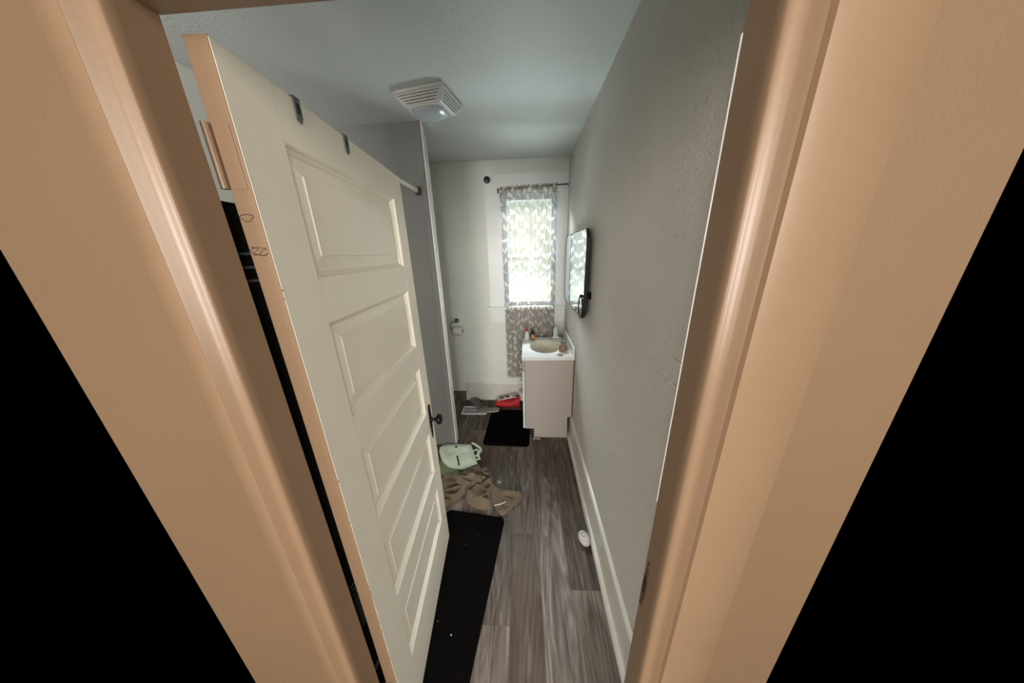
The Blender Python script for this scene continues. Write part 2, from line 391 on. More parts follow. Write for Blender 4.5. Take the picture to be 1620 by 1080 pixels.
# window casing, sill, sashes, glass
bm = new()
box(bm, -0.820, WX0, D-0.020, D, WZ0+0.018, WZ1+0.006, 0.002)          # left casing
win = struct('window_1', bm, M_trim)
win['label'] = 'sash window in the back wall behind the leaf print curtain'
bm = new(); box(bm, WX1, -0.001, D-0.020, D, WZ0+0.018, WZ1+0.006, 0.002); obj('side_casing', bm, M_trim, win)
bm = new(); box(bm, -0.824, -0.001, D-0.026, D, WZ1+0.004, 2.448, 0.003); obj('head_casing', bm, M_trim, win)
bm = new(); box(bm, -0.846, -0.001, D-0.065, D+0.03, WZ0-0.012, WZ0+0.018, 0.005); obj('sill', bm, M_trim, win)
bm = new(); box(bm, -0.822, -0.001, D-0.020, D, 0.985, WZ0-0.012, 0.003); obj('apron', bm, M_trim, win)
def sash(y, z0, z1, nm):
    bm = new(); a, b = WX0+0.018, WX1-0.018
    box(bm, a, a+0.045, y, y+0.03, z0, z1, 0.003); box(bm, b-0.045, b, y, y+0.03, z0, z1, 0.003)
    box(bm, a+0.045, b-0.045, y, y+0.03, z0, z0+0.045, 0.003); box(bm, a+0.045, b-0.045, y, y+0.03, z1-0.04, z1, 0.003)
    s = obj(nm, bm, M_sash, win)
    bm = new(); box(bm, a+0.04, b-0.04, y+0.013, y+0.017, z0+0.04, z1-0.035); obj('pane', bm, M_glass, s)
sash(D+0.045, WZ0+0.015, 1.69, 'lower_sash'); sash(D+0.085, 1.655, WZ1-0.012, 'upper_sash')
bm = new(); box(bm, WX0, WX0+0.018, D, D+0.14, WZ0, WZ1); box(bm, WX1-0.018, WX1, D, D+0.14, WZ0, WZ1)
box(bm, WX0, WX1, D, D+0.14, WZ1-0.012, WZ1); box(bm, WX0, WX1, D+0.03, D+0.14, WZ0-0.01, WZ0+0.012)
obj('window_jamb', bm, M_sash, win)

# ------------------------------------------------------------------ door frame (jambs, head, casings on the hall side)
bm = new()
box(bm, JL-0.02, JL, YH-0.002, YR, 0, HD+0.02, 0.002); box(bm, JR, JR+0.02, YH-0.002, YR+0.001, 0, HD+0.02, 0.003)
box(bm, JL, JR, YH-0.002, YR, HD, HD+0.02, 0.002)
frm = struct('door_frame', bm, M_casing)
def casing_profile(w_flat):
    # (distance out from the jamb edge, projection into the hall)
    p = [(0, 0), (0, 0.012), (0.003, 0.017), (0.008, 0.018), (0.011, 0.014), (0.013, 0.010), (0.020, 0.011), (0.026, 0.016), (0.031, 0.022), (0.035, 0.026), (0.038, 0.023), (0.040, 0.011), (0.044, 0.004), (0.051, 0.004), (0.055, 0.012)]
    return p+[(0.052+w_flat, 0.013), (0.054+w_flat, 0.011), (0.054+w_flat, 0)]
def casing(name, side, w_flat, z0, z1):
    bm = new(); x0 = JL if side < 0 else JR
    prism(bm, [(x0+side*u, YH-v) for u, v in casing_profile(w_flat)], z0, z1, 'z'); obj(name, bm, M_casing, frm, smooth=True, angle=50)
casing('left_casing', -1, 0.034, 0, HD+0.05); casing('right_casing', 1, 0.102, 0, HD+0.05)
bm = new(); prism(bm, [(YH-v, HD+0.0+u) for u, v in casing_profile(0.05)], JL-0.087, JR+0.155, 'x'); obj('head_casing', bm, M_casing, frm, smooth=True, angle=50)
bm = new(); tube(bm, [(JR+0.001, YR+0.0015, 1.22), (JR+0.001, YR+0.0015, 1.98)], 0.0016, 8); obj('edge_highlight', bm, M_white, frm)  # white bead painted in for the bright highlight along the jamb edge
# worn strike recess in the right jamb
bm = new()
out = [(0.447, 0.898), (0.434, 0.905), (0.430, 0.945), (0.427, 0.985), (0.431, 1.010), (0.429, 1.030), (0.436, 1.040), (0.431, 1.056), (0.437, 1.058), (0.441, 1.020), (0.445, 1.000), (0.4465, 0.960)]
prism(bm, out, JR-0.0012, JR+0.004, 'x'); obj('strike_recess', bm, M_worn, frm)
bm = new(); prism(bm, [(0.4345, 0.955), (0.441, 0.955), (0.442, 1.0), (0.436, 1.004)], JR-0.0022, JR, 'x'); obj('strike_plate', bm, M_bronze, frm)

# ------------------------------------------------------------------ the five panel door
XH, YHI, ANG, DW, DT = -0.8666, 0.4751, 0.0897, 0.76, 0.035
dr = thing('door_1', 'cream painted five panel door standing open into the bathroom', 'door', (XH, YHI, 0), ANG)
del dr['category']; dr['kind'] = 'structure'
dr['label'] = 'cream painted five panel door standing open into the bathroom'
# local: y runs from the hinge to the free edge, x=0 is the visible face, door body at x<0
PZ = [(0.272, 0.508), (0.620, 0.866), (0.978, 1.228), (1.333, 1.588), (1.688, 1.942)]
S0, S1, Z0, Z1 = 0.108, 0.664, 0.015, 2.035
bm = new()
box(bm, -DT, 0, 0, S0, Z0, Z1, 0.0012, 1); obj('hinge_stile', bm, M_door, dr)
bm = new(); box(bm, -DT+0.0008, -0.0006, -0.0006, 0.002, Z0, Z1); obj('hinge_edge_warm_light', bm, M_casing, dr)  # thin tan strip added: warm hall light coloured onto the cream door edge
bm = new(); box(bm, -DT, 0, S1, DW, Z0, Z1, 0.0012, 1); obj('lock_stile', bm, M_door, dr)
zs = [Z0]+[v for p in PZ for v in p]+[Z1]
for i in range(0, len(zs), 2):
    bm = new(); box(bm, -DT, -0.0003, S0, S1, zs[i], zs[i+1]); obj('rail', bm, M_door, dr)
for (a, b) in PZ:
    bm = new()
    # sticking moulding round the opening
    def loop(o, d): return [(-d, S0+o, a+o), (-d, S1-o, a+o), (-d, S1-o, b-o), (-d, S0+o, b-o)]
    prof = [(0, 0.0005), (0.003, 0.003), (0.005, 0.007), (0.010, 0.011), (0.013, 0.0135)]
    # raised panel: flat border, bevel, raised field
    prof += [(0.0135, 0.016), (0.018, 0.016), (0.024, 0.0155), (0.046, 0.0115), (0.0475, 0.0090)]
    rings = [[bm.verts.new(v) for v in loop(o, d)] for o, d in prof]
    for r, q in zip(rings, rings[1:]):
        for k in range(4): bm.faces.new((r[k], r[(k+1) % 4], q[(k+1) % 4], q[k]))
    bm.faces.new(rings[-1])
    bk = [bm.verts.new((-DT+0.008, y, z)) for (_, y, z) in loop(0, 0)]
    bm.faces.new(bk[::-1])
    for k in range(4): bm.faces.new((bk[k], bk[(k+1) % 4], rings[0][(k+1) % 4], rings[0][k]))
    obj('panel', bm, M_door, dr)
# knob set
bm = new()
prism(bm, [(0.698, 0.990), (0.703, 1.000), (0.714, 1.005), (0.725, 1.000), (0.730, 0.990), (0.732, 0.90), (0.727, 0.862), (0.719, 0.815), (0.714, 0.800), (0.709, 0.815), (0.701, 0.862), (0.696, 0.90)], 0.0, 0.004, 'x', 0.0012)
esc = obj('escutcheon', bm, M_bronze, dr)
bm = new(); lathe(bm, [(0.016, 0.003), (0.016, 0.008), (0.010, 0.012), (0.008, 0.026), (0.013, 0.031), (0.024, 0.036), (0.0285, 0.045), (0.027, 0.054), (0.018, 0.060), (0.001, 0.062)], (0, 0.714, 0.915), (1, 0, 0), 32)
obj('door_knob', bm, M_bronze, dr, smooth=True, angle=60)
bm = new(); lathe(bm, [(0.0045, 0.003), (0.0045, 0.0048)], (0, 0.714, 0.862), (1, 0, 0), 16); obj('keyhole', bm, M_black, dr)
for hz in (0.30, 1.84):
    bm = new(); tube(bm, [(-DT-0.002, -0.006, hz), (-DT-0.002, -0.006, hz+0.09)], 0.0055, 10)
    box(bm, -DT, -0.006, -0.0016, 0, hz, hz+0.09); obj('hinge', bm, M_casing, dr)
# pen doodle on the hinge edge and paint chips along its corner
bm = new()
for cz, cx, r, ph in ((1.798, -0.022, 0.010, 0), (1.745, -0.020, 0.012, 1)):
    pts = [(cx+r*(1+0.3*math.sin(3*t+ph))*math.cos(t), -0.0006, cz+r*0.55*math.sin(t*(1+0.15*ph))) for t in [k*0.25 for k in range(27)]]
    tube(bm, pts, 0.0006, 5)
tube(bm, [(-0.030, -0.0006, 1.752), (-0.018, -0.0006, 1.749), (-0.030, -0.0006, 1.741), (-0.012, -0.0006, 1.737), (-0.005, -0.0006, 1.741)], 0.0009, 5)
obj('pen_doodle', bm, M_pen, dr)
bm = new()
for z in (0.842, 0.835, 0.825, 0.818, 0.806, 0.79, 0.86, 1.10, 1.23, 0.70, 0.66, 0.52, 1.66, 1.675):
    h = random.uniform(0.0015, 0.005); box(bm, -0.0022, 0.0004, -0.0005, random.uniform(0.001, 0.002), z, z+h)
obj('paint_chip', bm, M_worn, dr)

# over-the-door hooks
for s, lb in ((0.170, 'grey steel over-door hook nearer the hinge edge of the open door'), (0.352, 'grey steel over-door hook on the door top, farther from the hinge')):
    h = thing('over_door_hook', lb, 'hook', (XH, YHI, 0), ANG, 'over-the-door hooks')
    bm = new()
    w0, w1 = s-0.0095, s+0.0095
    prism(bm, [(w0, 2.0385), (w1, 2.0385), (w1, 2.006), (s+0.003, 1.994), (w0, 1.998)], 0.0008, 0.0032, 'x'); box(bm, -DT-0.0036, 0.0032, w0, w1, 2.0362, 2.0386)
    box(bm, -DT-0.0036, -DT-0.0012, w0, w1, 1.80, 2.0386)
    obj('strap', bm, M_galv, h)
    bm = new(); box(bm, 0.0032, 0.0040, s-0.0045, s+0.0045, 2.010, 2.028, 0.0003); obj('slot', bm, M_black, h)
    bm = new(); tube(bm, [(-DT-0.003, s, 1.82), (-DT-0.02, s, 1.805), (-DT-0.032, s, 1.815), (-DT-0.036, s, 1.84)], 0.004, 8)
    obj('prong', bm, M_galv, h, smooth=True)
# dark striped towel hanging behind the door
bm = new(); NU, NV = 40, 60; g = []
for j in range(NV+1):
    row = []
    for i in range(NU+1):
        u, v = i/NU, j/NV; s = -0.045+0.42*u; z = 1.83-1.45*v
        x = -DT-0.055-0.018*math.sin(u*17+v*1.5)-0.012*math.sin(u*31+2)*v-0.01*v
        if v < 0.05: x = -DT-0.045
        row.append(bm.verts.new((x, s, z)))
    g.append(row)
for j in range(NV):
    for i in range(NU): bm.faces.new((g[j][i], g[j][i+1], g[j+1][i+1], g[j+1][i]))
bmesh.ops.solidify(bm, geom=bm.faces[:], thickness=0.006)
tw = obj('bath_towel', bm, M_towel, None, (XH, YHI, 0), smooth=True, angle=70); tw.rotation_euler = (0, 0, ANG)
tag(tw, 'black towel with thin grey stripes hanging behind the open door', 'towel')

# shower curtain rod
r = thing('shower_rod', 'chrome shower rod ending at the grey partition wall', 'rod', (-1.178, PY, 2.163))
bm = new(); tube(bm, [(0, -1.10, 0), (0, 0, 0)], 0.0125, 16); obj('bar', bm, M_white, r, smooth=True, angle=60)
bm = new(); lathe(bm, [(0.030, 0.0), (0.030, -0.006), (0.024, -0.014), (0.019, -0.022), (0.0185, -0.040)], (0, 0, 0), (0, 1, 0), 28); obj('flange', bm, M_dchrome, r, smooth=True, angle=40)

# ------------------------------------------------------------------ ceiling fan with light
f = thing('exhaust_fan', 'square white louvred exhaust fan with light lens on the ceiling', 'fan', (-0.954, 1.849, H), math.radians(-12))
def frustum(bm, a0, b0, z0, a1, b1, z1):
    A = [bm.verts.new((sx*a0, sy*b0, z0)) for sx, sy in ((-1, -1), (1, -1), (1, 1), (-1, 1))]
    B = [bm.verts.new((sx*a1, sy*b1, z1)) for sx, sy in ((-1, -1), (1, -1), (1, 1), (-1, 1))]
    fs = [bm.faces.new(A), bm.faces.new(B[::-1])]+[bm.faces.new((A[k], B[k], B[(k+1) % 4], A[(k+1) % 4])) for k in range(4)]
    return fs
bm = new(); fs = frustum(bm, 0.150, 0.130, -0.016, 0.108, 0.092, -0.066)
bmesh.ops.bevel(bm, geom=list({e for q in fs for e in q.edges}), offset=0.006, segments=3, affect='EDGES')
fs = frustum(bm, 0.144, 0.124, -0.001, 0.150, 0.130, -0.018)
gr = obj('grille', bm, M_fan, f, smooth=True, angle=30)
def slots(axis, sign):
    for k in range(4):
        t0, t1 = 0.20+0.19*k, 0.235+0.19*k
        bm = new()
        P = []
        for t in (t0, t1):
            A = 0.150+(0.108-0.150)*t; B = 0.130+(0.092-0.130)*t; z = -0.016-0.050*t
            hw = (A if axis == 'y' else B)-0.018-0.004*k
            for s in (-1, 1):
                n = 0.0012
                if axis == 'y': P.append((s*hw, sign*(B+n), z-n))
                else: P.append((sign*(A+n), s*hw, z-n))
        vs = [bm.verts.new(p) for p in P]
        inn = [bm.verts.new((p[0]*(0.96 if axis == 'x' else 1), p[1]*(0.95 if axis == 'y' else 1), p[2]+0.004)) for p in P]
        bm.faces.new((vs[0], vs[1], vs[3], vs[2])); bm.faces.new((inn[0], inn[2], inn[3], inn[1]))
        for a, b in ((0, 1), (1, 3), (3, 2), (2, 0)): bm.faces.new((vs[a], inn[a], inn[b], vs[b]))
        obj('louvre_slot', bm, M_slot, f)
for ax, sg in (('y', -1), ('x', 1), ('y', 1), ('x', -1)): slots(ax, sg)
bm = new(); nr, ns = 10, 40; rings = []
def sup(t, a, b, e=3.2):
    c, s = math.cos(t), math.sin(t); return a*math.copysign(abs(c)**(2/e), c), b*math.copysign(abs(s)**(2/e), s)
for k in range(nr+1):
    q = k/nr*PI/2; sc = math.cos(q)*0.98+0.02; z = -0.064-0.034*math.sin(q)
    rings.append([bm.verts.new((*sup(2*PI*i/ns, 0.096*sc, 0.082*sc), z)) for i in range(ns)])
for a, b in zip(rings, rings[1:]):
    for i in range(ns): bm.faces.new((a[i], a[(i+1) % ns], b[(i+1) % ns], b[i]))
bm.faces.new(rings[-1]); bm.faces.new(rings[0][::-1])
obj('lens', bm, M_lens, f, smooth=True, angle=60)
bm = new(); tube(bm, [(*sup(2*PI*i/48, 0.099, 0.085), -0.066) for i in range(48)], 0.003, 6, True); obj('lens_rim', bm, M_white, f, smooth=True, angle=80)

# ------------------------------------------------------------------ curtain on its rod
rod = thing('curtain_rod', 'thin black curtain rod across the window head', 'rod', (-0.35, 2.895, 2.318))
bm = new(); tube(bm, [(-0.335, 0, -0.012), (0.333, 0, 0.012)], 0.0055, 12); obj('bar', bm, M_black, rod, smooth=True)
for sx in (-1, 1):
    bm = new(); tube(bm, [(sx*0.334, 0, sx*0.012), (sx*0.336, 0.02, sx*0.012), (sx*0.336, 0.042, sx*0.012)], 0.005, 10)
    if sx < 0: box(bm, -0.343, -0.330, 0.034, 0.039, -0.035, 0.006)
    obj('bracket', bm, M_black, rod, smooth=True, angle=50)
def leaf_field(Wd, Hd, nu, nv):
    rs = np.random.RandomState(5)
    U, V = np.meshgrid(np.linspace(0, Wd, nu), np.linspace(0, Hd, nv)); F = np.zeros_like(U)
    def leaf(cx, cy, ang, L, Wl):
        i0 = max(0, int((cx-L)/Wd*(nu-1))); i1 = min(nu, int((cx+L)/Wd*(nu-1))+2)
        j0 = max(0, int((cy-L)/Hd*(nv-1))); j1 = min(nv, int((cy+L)/Hd*(nv-1))+2)
        if i0 >= i1 or j0 >= j1: return
        u, v = U[j0:j1, i0:i1]-cx, V[j0:j1, i0:i1]-cy
        a = u*math.cos(ang)+v*math.sin(ang); b = -u*math.sin(ang)+v*math.cos(ang)
        q = a/(L/2); wd = Wl*np.clip(1-q*q, 0, 1)*(1-0.25*q)
        m = ((np.abs(b) < wd) & (np.abs(q) < 1)).astype(float)
        m = np.where(np.abs(b) < 0.0016, m*0.55, m)
        F[j0:j1, i0:i1] = np.maximum(F[j0:j1, i0:i1], m)
    # vines: a wandering stem with leaves left and right
    for x0 in np.arange(-0.02, Wd+0.1, 0.125):
        y = rs.uniform(-0.1, 0); side = 1; ph = rs.uniform(0, 6)
        while y < Hd+0.05:
            x = x0+0.028*math.sin(y*9+ph)
            leaf(x+side*0.034+rs.uniform(-0.01, 0.01), y+rs.uniform(-0.015, 0.015), PI/2-side*rs.uniform(0.3, 1.35), rs.uniform(0.066, 0.092), rs.uniform(0.014, 0.019))
            side = -side; y += rs.uniform(0.046, 0.066)
        yy = V[:, 0]; xs = x0+0.028*np.sin(yy*9+ph)
        for j in range(nv):
            F[j] = np.maximum(F[j], (np.abs(U[j]-xs[j]) < 0.0018)*0.8)
    return F
def make_curtain():
    Wd, Hd = 0.78, 2.0; nu, nv = 250, 620
    F = leaf_field(Wd, Hd, nu, nv)
    bm = new(); lay = bm.verts.layers.float.new('print'); g = []
    for j in range(nv):
        v = j/(nv-1); row = []
        z = 2.337-2.015*v
        amp = (0.010+0.010*min(1, v*3))*(1-0.55*max(0, v-0.5)*2)
        head = v < 0.036
        for i in range(nu):
            u = i/(nu-1)
            x = -0.665+0.550*u+0.004*math.sin(u*23+v*3)+(0.010*v*(0.5-u))
            ph = u*72+1.2*math.sin(u*9)+0.6*math.sin(v*4+u*5)
            y = 2.893+amp*math.sin(ph)*(0.35 if head else 1)+0.006*math.sin(u*150+v*2)*(1 if v > 0.03 else 0.6)+0.010*math.sin(u*21+v*2.5)*min(1, v*2)
            if head: y -= 0.008*math.sin(v/0.036*PI)
            zz = z+0.016*(u-0.5)*(1-v)+(0.004*math.sin(u*90) if j == 0 else 0)
            vt = bm.verts.new((x, y, zz)); vt[lay] = float(F[j, i]); row.append(vt)
        g.append(row)
    for j in range(nv-1):
        for i in range(nu-1): bm.faces.new((g[j][i], g[j][i+1], g[j+1][i+1], g[j+1][i]))
    o = obj('curtain', bm, M_curt, None, (0, 0, 0), smooth=True, angle=180)
    return tag(o, 'long taupe voile curtain printed with pale leaves over the window', 'curtain')
make_curtain()
hb = thing('curtain_holdback', 'round black knob at the top left of the window casing', 'knob', (-0.785, D-0.026, 2.395))
bm = new(); lathe(bm, [(0.022, 0), (0.022, 0.004), (0.010, 0.007), (0.009, 0.022)], (0, 0, 0), (0, -1, 0), 28); obj('stem', bm, M_black, hb, smooth=True)
bm = new(); lathe(bm, [(0.010, 0.020), (0.026, 0.023), (0.031, 0.030), (0.029, 0.038), (0.018, 0.042), (0.001, 0.0425)], (0, 0, 0), (0, -1, 0), 32); obj('disc', bm, M_blackplastic, hb, smooth=True, angle=50)

# ------------------------------------------------------------------ mirror
mr = thing('wall_mirror', 'thin black framed mirror with rounded corners on the right wall', 'mirror', (-0.004, 2.2175, 1.575))
def rrect(w, h, r, n=8):
    P = []
    for cx, cy, a0 in ((w/2-r, h/2-r, 0), (-w/2+r, h/2-r, 90), (-w/2+r, -h/2+r, 180), (w/2-r, -h/2+r, 270)):
        for k in range(n+1):
            a = math.radians(a0+90*k/n); P.append((cx+r*math.cos(a), cy+r*math.sin(a)))
    return P
def ringprism(bm, A, B, x0, x1):
    n = len(A); v = [[bm.verts.new((x, p[0], p[1])) for p in P] for P, x in ((A, x0), (A, x1), (B, x1), (B, x0))]
    for q in range(4):
        a, b = v[q], v[(q+1) % 4]
        for k in range(n): bm.faces.new((a[k], a[(k+1) % n], b[(k+1) % n], b[k]))
bm = new(); ringprism(bm, rrect(0.885, 0.575, 0.065), rrect(0.875, 0.565, 0.061), -0.046, -0.026); obj('frame', bm, M_black, mr)
bm = new(); prism(bm, rrect(0.873, 0.563, 0.060), -0.044, -0.040, 'x'); obj('mirror_glass', bm, M_mirror, mr)
bm = new(); prism(bm, rrect(0.874, 0.564, 0.060), -0.0395, -0.028, 'x')
for zz in (-0.2, 0.2): box(bm, -0.029, 0.003, -0.3, 0.3, zz-0.015, zz+0.015)
obj('backing', bm, M_blackplastic, mr)

# towel ring
tr = thing('towel_ring', 'black metal towel ring on the right wall below the mirror edge', 'towel ring', (0, 1.800, 1.445))
bm = new(); lathe(bm, [(0.026, 0.0), (0.026, 0.005), (0.020, 0.009), (0.010, 0.014), (0.0085, 0.052), (0.012, 0.056), (0.012, 0.068), (0.001, 0.070)], (0, 0, 0), (-1, 0, 0), 24); obj('post', bm, M_black, tr, smooth=True, angle=50)
bm = new(); tube(bm, [(-0.062, 0.004+0.062*math.sin(t), -0.070+0.072*math.cos(t)) for t in [2*PI*k/48 for k in range(48)]], 0.0045, 10, True)
obj('ring', bm, M_black, tr, smooth=True, angle=80)

# ------------------------------------------------------------------ vanity
va = thing('vanity_cabinet', 'off white vanity cabinet with a glossy white basin top against the right wall', 'cabinet', (-0.22, 2.51, 0))
ox, oy = 0.22, -2.51
def sh(poly): return [(u+ox, v) for u, v in poly]
bm = new()
prism(bm, sh([(-0.362, 0.0), (-0.046, 0.0), (-0.046, 0.232), (-0.010, 0.232), (-0.010, 0.818), (-0.446, 0.818), (-0.446, 0.100), (-0.362, 0.100)]), 2.230+oy, 2.246+oy, 'y'); obj('side_panel', bm, M_vanity, va)
bm = new()
prism(bm, sh([(-0.362, 0.0), (-0.046, 0.0), (-0.046, 0.232), (-0.010, 0.232), (-0.010, 0.818), (-0.446, 0.818), (-0.446, 0.100), (-0.362, 0.100)]), 2.776+oy, 2.792+oy, 'y'); obj('side_panel', bm, M_vanity, va)
bm = new(); box(bm, -0.446+ox, -0.430+ox, 2.246+oy, 2.776+oy, 0.10, 0.818); box(bm, -0.430+ox, -0.05+ox, 2.246+oy, 2.776+oy, 0.10, 0.115)
box(bm, -0.362+ox, -0.350+ox, 2.246+oy, 2.776+oy, 0, 0.10); obj('face_frame', bm, M_vanity, va)
for y0, y1, ky in ((2.232, 2.508, 2.48), (2.513, 2.790, 2.54)):
    bm = new(); box(bm, -0.466+ox, -0.4485+ox, y0+oy, y1+oy, 0.105, 0.705, 0.002); d = obj('door', bm, M_white, va)
    bm = new(); lathe(bm, [(0.006, 0), (0.006, 0.012), (0.014, 0.018), (0.013, 0.026), (0.001, 0.028)], (-0.466+ox, ky+oy, 0.64), (-1, 0, 0), 20); obj('knob', bm, M_white, d, smooth=True)
bm = new(); box(bm, -0.466+ox, -0.4485+ox, 2.232+oy, 2.790+oy, 0.712, 0.815, 0.002); obj('drawer_front', bm, M_vanity, va)
# countertop: slab with an oval hole, bowl, splash, faucet
CT = (-0.016, 0, 0.818)   # sink top, relative to the vanity's base
bm = new(); X0, X1, Y0, Y1, T = -0.232, 0.232, -0.292, 0.292, 0.031
N = 64; ea, eb, ecx, ecy = 0.148, 0.196, -0.012, 0.0
inner, outer, low = [], [], []
for k in range(N):
    a = 2*PI*(k+0.5)/N; c, s = math.cos(a), math.sin(a)
    inner.append(bm.verts.new((ecx+ea*c, ecy+eb*s, T)))
    t = min(((X1-ecx)/c if c > 1e-6 else (X0-ecx)/c if c < -1e-6 else 9), ((Y1-ecy)/s if s > 1e-6 else (Y0-ecy)/s if s < -1e-6 else 9))
    outer.append((ecx+t*c, ecy+t*s))
# snap the ray hits nearest the corners
for cx, cy in ((X0, Y0), (X1, Y0), (X1, Y1), (X0, Y1)):
    k = min(range(N), key=lambda i: (outer[i][0]-cx)**2+(outer[i][1]-cy)**2); outer[k] = (cx, cy)
top = [bm.verts.new((x, y, T)) for x, y in outer]; bot = [bm.verts.new((x, y, 0)) for x, y in outer]
hole = [bm.verts.new((v.co.x, v.co.y, 0)) for v in inner]
for k in range(N):
    q = (k+1) % N
    bm.faces.new((inner[k], top[k], top[q], inner[q])); bm.faces.new((top[k], bot[k], bot[q], top[q]))
    bm.faces.new((bot[k], hole[k], hole[q], bot[q])); bm.faces.new((hole[k], inner[k], inner[q], hole[q]))
ctop = obj('countertop', bm, M_marble, va, CT)
bm = new(); rings = []
prof = [(1.0, T-0.0005), (0.975, T-0.004), (0.94, T-0.016), (0.88, T-0.045), (0.78, T-0.080), (0.60, T-0.108), (0.35, T-0.120), (0.10, T-0.124)]
for s, z in prof: rings.append([bm.verts.new((ecx+ea*s*math.cos(2*PI*(k+.5)/N), ecy+eb*s*math.sin(2*PI*(k+.5)/N), z)) for k in range(N)])
for a, b in zip(rings, rings[1:]):
    for k in range(N): bm.faces.new((a[k], a[(k+1) % N], b[(k+1) % N], b[k]))
bm.faces.new(rings[-1]); bs = obj('basin', bm, M_basin, va, CT, smooth=True, angle=60)
bm = new(); lathe(bm, [(0.021, 0), (0.021, 0.003), (0.014, 0.004), (0.012, 0.001)], (ecx, ecy, T-0.1235), (0, 0, 1), 24); obj('drain', bm, M_dchrome, bs)
bm = new(); box(bm, 0.212, 0.232, Y0, Y1, T, T+0.082, 0.003); obj('backsplash', bm, M_marble, va, CT)
# faucet
bm = new(); box(bm, 0.150, 0.196, -0.078, 0.078, T, T+0.014, 0.006, 3); fb = obj('faucet_base', bm, M_dchrome, va, CT, smooth=True)
bm = new(); lathe(bm, [(0.022, 0), (0.019, 0.02), (0.016, 0.045), (0.014, 0.055), (0.001, 0.058)], (0.173, 0, T+0.012), (0, 0, 1), 20)
sp = [(0.172, 0, T+0.045), (0.150, 0.002, T+0.078), (0.120, 0.004, T+0.092), (0.085, 0.006, T+0.092), (0.060, 0.008, T+0.080), (0.050, 0.008, T+0.062)]
tube(bm, sp, [0.013, 0.013, 0.012, 0.0115, 0.0115, 0.012], 14); obj('spout', bm, M_dchrome, fb, smooth=True, angle=60)
for sy in (-1, 1):
    bm = new(); lathe(bm, [(0.020, 0), (0.018, 0.012), (0.012, 0.018), (0.012, 0.028), (0.019, 0.034), (0.020, 0.048), (0.014, 0.056), (0.001, 0.058)], (0.173, sy*0.052, T+0.012), (0, 0, 1), 20)
    obj('faucet_handle', bm, M_dchrome, fb, smooth=True, angle=50)
bm = new(); tube(bm, [(0.190, 0.004, T+0.04), (0.193, 0.004, T+0.115)], 0.003, 8); lathe(bm, [(0.006, 0), (0.006, 0.012), (0.001, 0.014)], (0.193, 0.004, T+0.11), (0, 0, 1), 12); obj('lift_rod', bm, M_chrome, fb, smooth=True)
# things on the sink top
ZT = 0.8492
sc_ = thing('scrunchie', 'brown leopard print hair scrunchie over the near faucet handle', 'hair tie', (-0.090, 2.375, ZT))
bm = new()
for layer, (rz_, zz) in enumerate(((0.025, 0.016), (0.023, 0.040))):
    pts = [(rz_*math.cos(t)+0.001*math.sin(7*t), rz_*math.sin(t), zz+0.004*math.sin(5*t+layer)) for t in [2*PI*k/48 for k in range(48)]]
    tube(bm, pts, [0.0135+0.0030*math.sin(k*2.3) for k in range(48)], 12, True)
obj('fabric', bm, M_leop, sc_, smooth=True, angle=80)
hc = obj('hair_clip', (lambda b: (tube(b, [(0.022*math.cos(t), 0.013*math.sin(t), 0.006+0.003*math.sin(2*t)) for t in [2*PI*k/24 for k in range(24)]], 0.005, 8, True), b)[1])(new()), M_leop, None, (-0.128, 2.262, ZT), smooth=True)
tag(hc, 'small brown hair band lying at the front edge of the basin', 'hair tie')
b1 = thing('lotion_bottle', 'clear bottle of pale lotion with a red cap', 'bottle', (-0.422, 2.735, ZT))
bm = new(); lathe(bm, [(0.024, 0), (0.027, 0.003), (0.028, 0.03), (0.026, 0.058), (0.015, 0.082), (0.010, 0.088), (0.010, 0.094)], (0, 0, 0), (0, 0, 1), 28); obj('body', bm, M_plast, b1, smooth=True, angle=50)
bm = new(); lathe(bm, [(0.013, 0.094), (0.0135, 0.097), (0.012, 0.124), (0.010, 0.127)], (0, 0, 0), (0, 0, 1), 24); obj('cap', bm, M_redcap, b1, smooth=True, angle=40)
b2_ = thing('dark_bottle', 'small dark brown bottle with an amber label and black cap', 'bottle', (-0.362, 2.725, ZT))
bm = new(); lathe(bm, [(0.022, 0), (0.024, 0.003), (0.024, 0.070), (0.019, 0.080), (0.010, 0.085), (0.010, 0.090)], (0, 0, 0), (0, 0, 1), 28); obj('body', bm, M_darkbot, b2_, smooth=True, angle=50)
bm = new(); lathe(bm, [(0.0118, 0.088), (0.012, 0.090), (0.012, 0.108), (0.010, 0.111)], (0, 0, 0), (0, 0, 1), 24); obj('cap', bm, M_blackplastic, b2_, smooth=True, angle=40)
bm = new(); seg = 16
for k in range(seg):
    a0, a1 = math.radians(-125+110*k/seg), math.radians(-125+110*(k+1)/seg)
    bm.faces.new([bm.verts.new((0.0244*math.cos(a), 0.0244*math.sin(a), z)) for a, z in ((a0, 0.012), (a1, 0.012), (a1, 0.060), (a0, 0.060))])
bmesh.ops.remove_doubles(bm, verts=bm.verts, dist=1e-5); obj('label', bm, M_amber, b2_)
b3 = thing('soap_bottle', 'pale green bottle at the back corner of the sink top', 'bottle', (-0.118, 2.770, ZT))
bm = new(); prism(bm, rrect(0.050, 0.030, 0.012, 5), 0, 0.100, 'z', 0.003)
obj('body', bm, M_mintbot, b3, smooth=True, angle=40)
bm = new(); lathe(bm, [(0.014, 0.100), (0.014, 0.104), (0.012, 0.122), (0.009, 0.125)], (0, 0, 0), (0, 0, 1), 20); obj('cap', bm, M_white, b3, smooth=True)
bm = new(); box(bm, -0.017, 0.017, -0.0158, -0.0150, 0.025, 0.080); obj('label', bm, M_white, b3)

